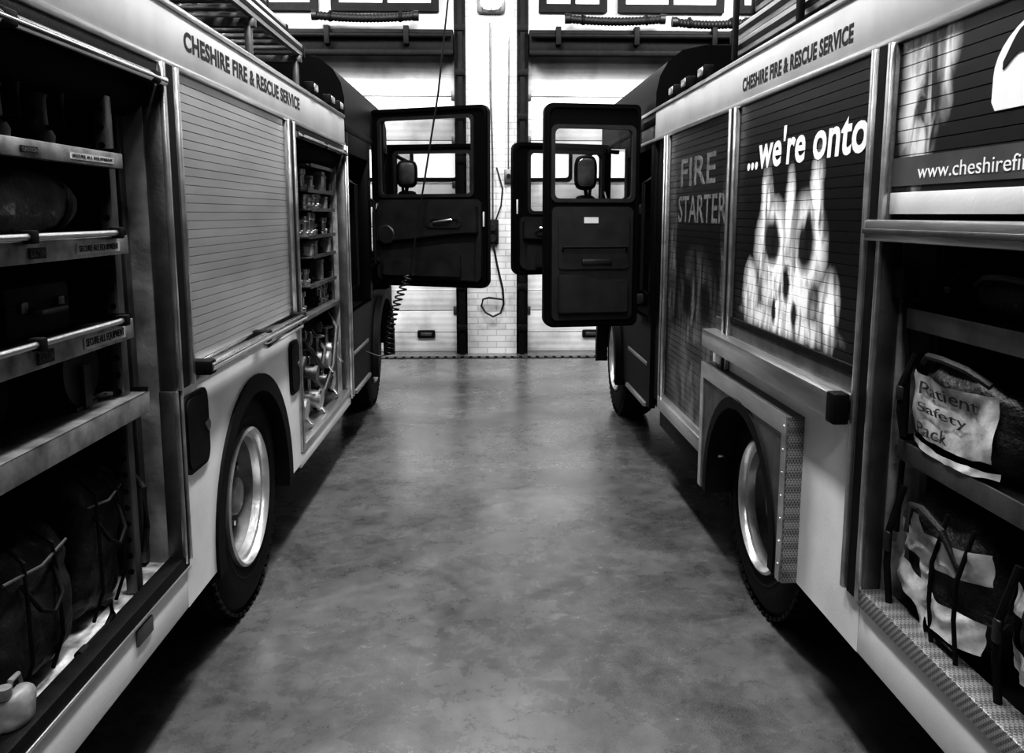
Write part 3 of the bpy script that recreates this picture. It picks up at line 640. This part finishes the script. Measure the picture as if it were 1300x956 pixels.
b=MB(s); b.box(.02,.07,2.27,2.33,1.47,1.56,.008,0); b.tube([(.05,2.31,1.5),(.06,2.29,1.3),(.07,2.3,1.1),(.06,2.29,.8)],.008,0); b.obj('latch',E,[BLKM])
cab(s,E,5.5,8.0,7.15,.0); wheel(s,E,.05,7.15,.50,.285,False)
b=MB(s); b.box(.02,2.3,5.16,5.5,.5,2.36,.01); b.obj('body_link_panel',E,[BLACK])
door(s,E,(1.045,5.88),(.385,5.78),.93,2.43,(.055,.60,1.80,2.27),style=2,label='black rear cab door swung open with window and map pocket')
door(s,E,(1.05,7.35),(.215,7.05),1.20,2.28,(.08,.74,1.72,2.20))
mirror(s,E,.87,7.6,2.06,.30)
for yy in (4.35,4.7,5.0):
    b=MB(s); b.box(-.02,.04,yy-.06,yy+.06,2.37,2.43,.012,0); b.box(-.025,-.015,yy-.045,yy+.045,2.38,2.42,.006,1); b.obj('marker_lamp',E,[BLKM,ALU])
for yy in (1.6,2.4,3.2,4.0):
    b=MB(s); b.box(.04,1.3,yy-.02,yy+.02,2.385,2.415,.004); b.box(.06,.09,yy-.02,yy+.02,2.36,2.39,.003); b.box(.9,.93,yy-.02,yy+.02,2.36,2.39,.003)
    b.box(.035,.055,yy-.02,yy+.02,2.40,2.72,.003); b.obj('roof_rack_bar',E,[BLKM])
ladder(s,.08,.45,1.4,4.10,2.453,'aluminium ladder lying on a fire engine roof rack',.16)
ladder(s,.11,.42,1.4,4.25,2.545,'aluminium extension ladder stacked above another ladder',.16,.022)
ladder(s,.13,.50,1.4,4.0,2.635,'narrow aluminium ladder on top of a ladder stack',.16,.022)
ladder(s,.62,1.0,1.4,4.2,2.453,'aluminium ladder beside a ladder stack on roof rack',.2)
# =================================================================== EQUIPMENT (stands in lockers)
def thing(name,s,c,lab,cat,grp=None):
    e=empty(name,T[s]@Matrix.Translation((s*c[0],c[1],c[2])),lab,cat)
    if grp: e['group']=grp
    return e
e=thing('canvas_roll',-1,(.18,2.05,1.640),'rolled dark canvas sheet lying on a metal shelf','roll')
b=MB(-1); b.blob((0,0,.088),(.26,.66,.175),0,2.6,.014,11,1,5); b.obj('rolled_sheet',e,[mat('grey_blanket',.085,.8,0,.5,10,.6,80)])
b=MB(-1); b.tube([(-.10+.004*k,-.30,.088) for k in range(2)]+[(-.09*math.cos(.35*k)*(1-k/40),-.335,.088+.07*math.sin(.35*k)*(1-k/40)) for k in range(36)],.006); b.obj('rolled_edge',e,[CLOTH])
for yy in (-.2,.15):
    b=MB(-1); b.ring([(.128*math.cos(a*math.pi/12),.088+.092*math.sin(a*math.pi/12)) for a in range(24)],[(.10*math.cos(a*math.pi/12),.088+.07*math.sin(a*math.pi/12)) for a in range(24)],yy,yy+.025,'y'); b.obj('strap',e,[BLKM])
for i,yy in enumerate((1.8,2.0,2.2)):
    e=thing('hose_nozzle',-1,(.12,yy,1.863),'dark metal hose nozzle standing on the top shelf','hose nozzle','hose nozzles on the top shelf')
    b=MB(); b.lathe([(.02,0),(.04,0),(.045,.03),(.03,.06),(.028,.12),(.036,.14),(.036,.17),(.01,.17)],(0,0,0),0,20,'z'); b.obj('nozzle_body',e,[TRIM])
    b=MB(); b.tube([(0.03,0,.05),(.07,0,.06),(.07,0,.13),(.03,0,.14)],.008); b.obj('nozzle_grip',e,[BLKM])
for i,(yy,w,h) in enumerate(((1.75,.26,.15),(2.1,.3,.13))):
    e=thing('tool_case',-1,(.25,yy,1.403),'black plastic tool case on a metal shelf','case','tool cases on the shelf')
    b=MB(); b.box(-.16,.16,-w/2,w/2,0,h,.015); b.box(-.162,.162,-w/2-.002,w/2+.002,h*.6,h*.63); b.obj('case_body',e,[BLKM])
    b=MB(); b.tube([(.16,-.06,h*.5),(.19,-.06,h*.5),(.19,.06,h*.5),(.16,.06,h*.5)],.008); b.obj('case_handle',e,[TRIM])
    for q in (-.1,.07):
        b=MB(); b.box(.16,.17,q,q+.03,h*.5,h*.7,.003); b.obj('latch',e,[ALUD])
e=thing('cable_reel',-1,(.16,2.3,1.177),'dark cable reel on a wide metal shelf','reel')
b=MB(); b.lathe([(.03,-.06),(.10,-.06),(.10,-.05),(.06,-.045),(.06,.045),(.10,.05),(.10,.06),(.03,.06)],(0,0,.105),0,28,'x'); b.box(-.07,.07,-.06,.06,0,.01); b.box(-.075,-.068,-.02,.02,0,.12); b.box(.068,.075,-.02,.02,0,.12); b.obj('reel_frame',e,[TRIM])
b=MB(); b.lathe([(.05,-.042),(.085,-.04),(.09,0),(.085,.04),(.05,.042)],(0,0,.105),0,28,'x'); b.obj('wound_cable',e,[RUBBER])
e=thing('kit_bag',-1,(.34,1.95,1.177),'black padded kit bag on a wide metal shelf','bag')
b=MB(); b.blob((0,0,.085),(.36,.36,.17),0,4,.01,9,3); b.obj('bag_body',e,[CLOTH]); b=MB(); b.tube([(.1,-.1,.15),(.14,-.06,.19),(.14,.06,.19),(.1,.1,.15)],.01); b.obj('handle',e,[TRIM])
HOLD=mat('holdall_nylon',.018,.55,0,.6,12,.7,70,spec=.5)
BAGM=mat('black_bag_nylon',.014,.55,0,.6,9,.5,50,spec=.4)
for (dd,yy,sz,sd) in ((.27,2.32,(.38,.30,.44),11),(.27,1.94,(.40,.40,.40),12)):
    e=thing('soft_holdall',-1,(dd,yy,.566),'large black soft holdall with thin straps on the locker floor','bag','black holdalls in the bottom locker')
    b=MB(-1); b.blob((0,0,sz[2]/2),sz,0,4.6,.022,7,sd,5,sag=.06); b.obj('bag_body',e,[BAGM])
    f=-sz[0]/2-.016
    for q in (-.07,.07):
        b=MB(-1); b.tube([(f+.03,q,.01),(f-.002,q,.10),(f-.002,q,sz[2]*.6),(f+.004,q*.9,sz[2]*.85),(f+.06,q*.8,sz[2]*.97)],.005); b.obj('webbing_strap',e,[BLKM])
    b=MB(-1); b.tube([(f+.01,-.07,sz[2]*.72),(f-.02,-.05,sz[2]*.55),(f-.025,0,sz[2]*.48),(f-.02,.05,sz[2]*.55),(f+.01,.07,sz[2]*.72)],.006); b.obj('carry_handle',e,[BLKM])
    b=MB(-1); b.tube([(f+.01,-sz[1]*.35,sz[2]*.80),(f-.002,0,sz[2]*.77),(f+.01,sz[1]*.35,sz[2]*.80)],.004); b.obj('zip',e,[ALUD])
e=thing('power_lead',-1,(.10,2.55,.566),'black power lead with plug hanging beside bags','cable')
b=MB(-1); b.tube([(.06,.0,.30),(-.0,.02,.34),(-.04,.0,.30),(-.05,-.02,.18),(-.03,0,.10),(.02,.03,.06)],.010); b.obj('lead',e,[HOSE])
b=MB(-1); b.cyl((.02,.03,.06),(.06,.06,.05),.026); b.cyl((.06,.06,.05),(.085,.08,.045),.034); b.obj('plug',e,[BLKM])
e=thing('tie_down_hook',-1,(.045,2.20,.566),'black metal tie-down hook lying on the locker floor','hook')
b=MB(-1); b.tube([(0,-.12,.012),(0,.02,.012),(0,.06,.03),(0,.05,.07),(0,.0,.075)],.008); b.obj('hook_bar',e,[BLACK]); b=MB(-1); b.cyl((0,-.14,.012),(0,-.10,.012),.012); b.obj('grip',e,[RUBBER])
e=thing('plastic_container',-1,(.045,1.765,.566),'small pale translucent plastic container with handle','container')
b=MB(-1); b.blob((0,0,.05),(.07,.10,.10),0,3.0,.010); b.obj('container_body',e,[PLAST])
b=MB(-1); b.tube([(0,-.01,.09),(.0,.0,.115),(0,.03,.115),(0,.04,.08)],.007); b.obj('handle',e,[PLAST]); b=MB(-1); b.cyl((0,-.025,.09),(0,-.025,.115),.016); b.obj('cap',e,[PLAST])
random.seed(11)
for r,z in enumerate(RK[1:]):
    hmax=RK[r]-z-.02
    yy=5.05
    while yy<5.74:
        if 5.40<yy<5.52: yy=5.53; continue
        k=random.choice((0,1,2,2,0)); lab={0:'small steel hose coupling on a rack shelf',1:'small pale tool tin on a rack shelf',2:'small dark hand torch on a rack shelf'}[k]
        nm={0:'hose_coupling',1:'tool_tin',2:'torch'}[k]; w=random.uniform(.030,.045); h=min(hmax,random.uniform(.06,.14))
        e=thing(nm,-1,(random.uniform(.11,.16),yy,z+.001),lab,{0:'coupling',1:'tin',2:'torch'}[k],nm.replace('_',' ')+'s in the rack')
        b=MB(-1)
        if k==0: b.lathe([(.02,0),(w,0),(w,.02),(w*.75,.025),(w*.75,h*.7),(w*.95,h*.75),(w*.95,h),(.02,h)],(0,0,0),0,20,'z'); b.box(-w*1.1,w*1.1,-.008,.008,.02,.035,.003); b.obj('coupling_body',e,[ALU])
        elif k==1: b.box(-w,w,-w,w,0,h*.8,.006); b.box(-w-.003,w+.003,-w-.003,w+.003,h*.8,h,.005); b.obj('tin_body',e,[CREAM])
        else: b.cyl((0,0,0),(0,0,h*.75),w*.6); b.cyl((0,0,h*.75),(0,0,h),w*.8,0,16,w*.95); b.box(-.035,-.02,-.01,.01,.02,.04,.003); b.obj('torch_body',e,[BLKM])
        yy+=w*2+random.uniform(.006,.03)
for yy,r0,z in ((4.60,.11,1.127),(4.84,.10,1.127)):
    e=thing('delivery_hose',-1,(.16,yy,z),'coiled fire hose standing in an open locker','hose','coiled hoses in the open locker')
    b=MB(-1); pts=[]; N=100
    for k in range(N):
        a=k*.35; r=.025+(r0-.035)*k/N; pts.append((.0,r*math.cos(a),r0+.015+r*math.sin(a)))
    b.tube(pts,.009,0,8); b.obj('coil',e,[mat('canvas_hose',.10,.8,0,.5,30)])
    b=MB(-1); b.box(-.03,.03,-.08,.08,0.0,.012); b.obj('cradle',e,[ALUD]); b=MB(-1); b.cyl((-.03,.0,r0),(-.06,0,r0),.028); b.obj('coupling',e,[CHROME])
# ---- right locker bags
LET=mat('printed_grey_letters',.05,.5,0,.5,40)
def bag(c,size,lab,seed,strips,panel=None,txt=None,nm='equipment_bag',amp=.024,sag=.05):
    e=thing(nm,1,c,lab,'bag'); L_=size
    b=MB(1); b.blob((0,0,L_[2]/2),L_,0,4.2,amp,7,seed,5,sag=sag); b.obj('bag_body',e,[HOLD])
    rough=.7 if panel else 1.2
    def bulge(yy,zz): return -L_[0]/2-.020+.045*(abs(yy)/(L_[1]/2))**5+rough*(.018*noise.noise(Vector((yy*8+seed*4,zz*8,seed)))+.016*abs(noise.noise(Vector((yy*16+zz*9,zz*16,seed)))))
    def sheet(y0,y1,z0,z1,a,m,name,parent):
        n=34; t=bmesh.new(); g=[]
        for i in range(n+1):
            u=i/n; yy=y0+(y1-y0)*u; zz=z0+(z1-z0)*u
            vert=abs(z1-z0)>abs(y1-y0); row=[]
            for j in range(11):
                y_=yy+(a*j/10 if vert else 0)+(.012*math.sin(zz*14+seed) if vert else 0); z_=zz+(0 if vert else a*j/10)-(0 if vert else .018*math.sin(math.pi*u))+(0 if vert else .006*noise.noise(Vector((u*6,seed,j*.2))))
                row.append(t.verts.new((bulge(y_,z_),y_,z_)))
            g.append(row)
        for p,q in zip(g,g[1:]):
            for j in range(10): t.faces.new((p[j],q[j],q[j+1],p[j+1]))
        b=MB(1); b.add(t,0,True); o=b.obj(name,parent,[m]); return o
    for st in strips: sheet(*st,REFL,'reflective_strip',e)
    f=-L_[0]/2-.030
    hz=1.0 if panel else .93
    b=MB(1); b.tube([(f+.02,-L_[1]*.3,L_[2]*(.62 if not panel else .86)),(f-.01,-L_[1]*.2,L_[2]*(.86 if not panel else .97)),(f-.015,0,L_[2]*hz),(f-.01,L_[1]*.15,L_[2]*(.9 if not panel else .99)),(f+.02,L_[1]*.3,L_[2]*(.66 if not panel else .88))],.009); b.obj('carry_strap',e,[TRIM])
    for q in (.42,-.10,-.36):
        b=MB(1); b.tube([(f+.01,L_[1]*q,.02),(f+.0,L_[1]*(q+.02),L_[2]*.35),(f+.0,L_[1]*(q+.02),L_[2]*.6),(f+.03,L_[1]*q,L_[2]*.93)],.006 if q<.4 else .010); b.obj('compression_strap',e,[BLKM])
        if panel: break
    b=MB(1); b.box(f-.012,f,L_[1]*.40,L_[1]*.46,L_[2]*.45,L_[2]*.6,.006); b.obj('buckle',e,[TRIM])
    if panel:
        y0,y1,z0,z1=panel
        P=sheet(y0,y1,z0,z0,z1-z0,REFL,'label_panel',e)
        if txt:
            hh=(z1-z0)/len(txt)
            for k,w in enumerate(txt):
                ww=(y1-y0)*.70*len(w)/7
                o=side_text(w,1,0,y1-.05,y1-.05-ww,z1-hh*(k+.86)-.012,z1-hh*(k+.24)-.012,P,LET,.0)
                for v in o.data.vertices: v.co.x=v.co.x+bulge(v.co.y,v.co.z)-.006
    return e
bag((.225,2.03,1.073),(.34,.50,.27),'dark medical bag with pale lettered panel on a shelf',1,[(-.2,.2,.02,.02,.018)],(-.18,.19,.055,.215),['Patient','Safety','Pack'],'medical_bag')
bag((.235,2.07,.573),(.36,.44,.40),'dark holdall with crumpled reflective strips on locker floor',2,[(-.2,.2,.07,.11,.08),(-.21,.2,.25,.22,.08),(.00,.04,.02,.34,.045)])
bag((.25,1.57,.573),(.38,.42,.38),'dark holdall with broad reflective bands in the locker',5,[(-.2,.2,.10,.12,.07),(-.2,.2,.27,.25,.06)])
bag((.32,1.9,1.443),(.4,.6,.12),'folded dark bag on the upper locker shelf',7,[],amp=.012,sag=.02)
# coiled air line from the ceiling by the open cab door
e=empty('charging_cable',I4,'thin black coiled charging cable hanging beside an open cab door','cable')
b=MB(); b.tube([(-.12,6.6,5.4),(-.27,6.6,3.35),(-.36,6.6,2.6),(-.50,6.6,1.8),(-.60,6.6,1.22)],.007); b.obj('straight_lead',e,[HOSE])
b=MB(); pts=[]
for k in range(16*12+1):
    u=k/(16*12); a=k*2*math.pi/12; cx_=-.60-.16*u-.05*math.sin(u*3); cz=1.24-.62*u
    pts.append((cx_+.030*math.cos(a),6.6+.030*math.sin(a),cz))
pts.append((-.85,6.6,.60)); pts.append((-.98,6.55,.66)); b.tube(pts,.0065,0,6); b.obj('coiled_lead',e,[HOSE])
# =================================================================== LIGHTS
def area(loc,sx,sy,power,rot=(0,0,0)):
    l=bpy.data.lights.new('area','AREA'); l.shape='RECTANGLE'; l.size=sx; l.size_y=sy; l.energy=power
    o=bpy.data.objects.new('area_light',l); o.location=loc; o.rotation_euler=rot; COL.objects.link(o)
for (x,y) in ((0,-1.5),(0,1.5),(0,4.6),(0,8.2),(-2.9,8.6),(2.9,8.6)):
    lamp_thing(Matrix.Translation((x,y,5.1)),'long fluorescent strip light hung from the ceiling',1.4,.2)
area((0,-1.6,4.6),1.2,.4,80,(math.radians(55),0,0))
area((0,2.2,5.0),.3,1.6,130); area((0,4.8,5.0),.3,1.6,165); area((0,7.4,4.9),2.0,.8,150,(math.radians(32),0,0))
area((-2.9,8.2,4.9),1.5,.6,165,(math.radians(34),0,0)); area((2.9,8.2,4.9),1.5,.6,165,(math.radians(34),0,0))
w=bpy.data.worlds.new('World'); scene.world=w; w.use_nodes=True; w.node_tree.nodes['Background'].inputs[0].default_value=(.5,.5,.5,1); w.node_tree.nodes['Background'].inputs[1].default_value=.03
scene.view_settings.view_transform='Standard'
try: scene.view_settings.look='High Contrast'
except Exception: pass
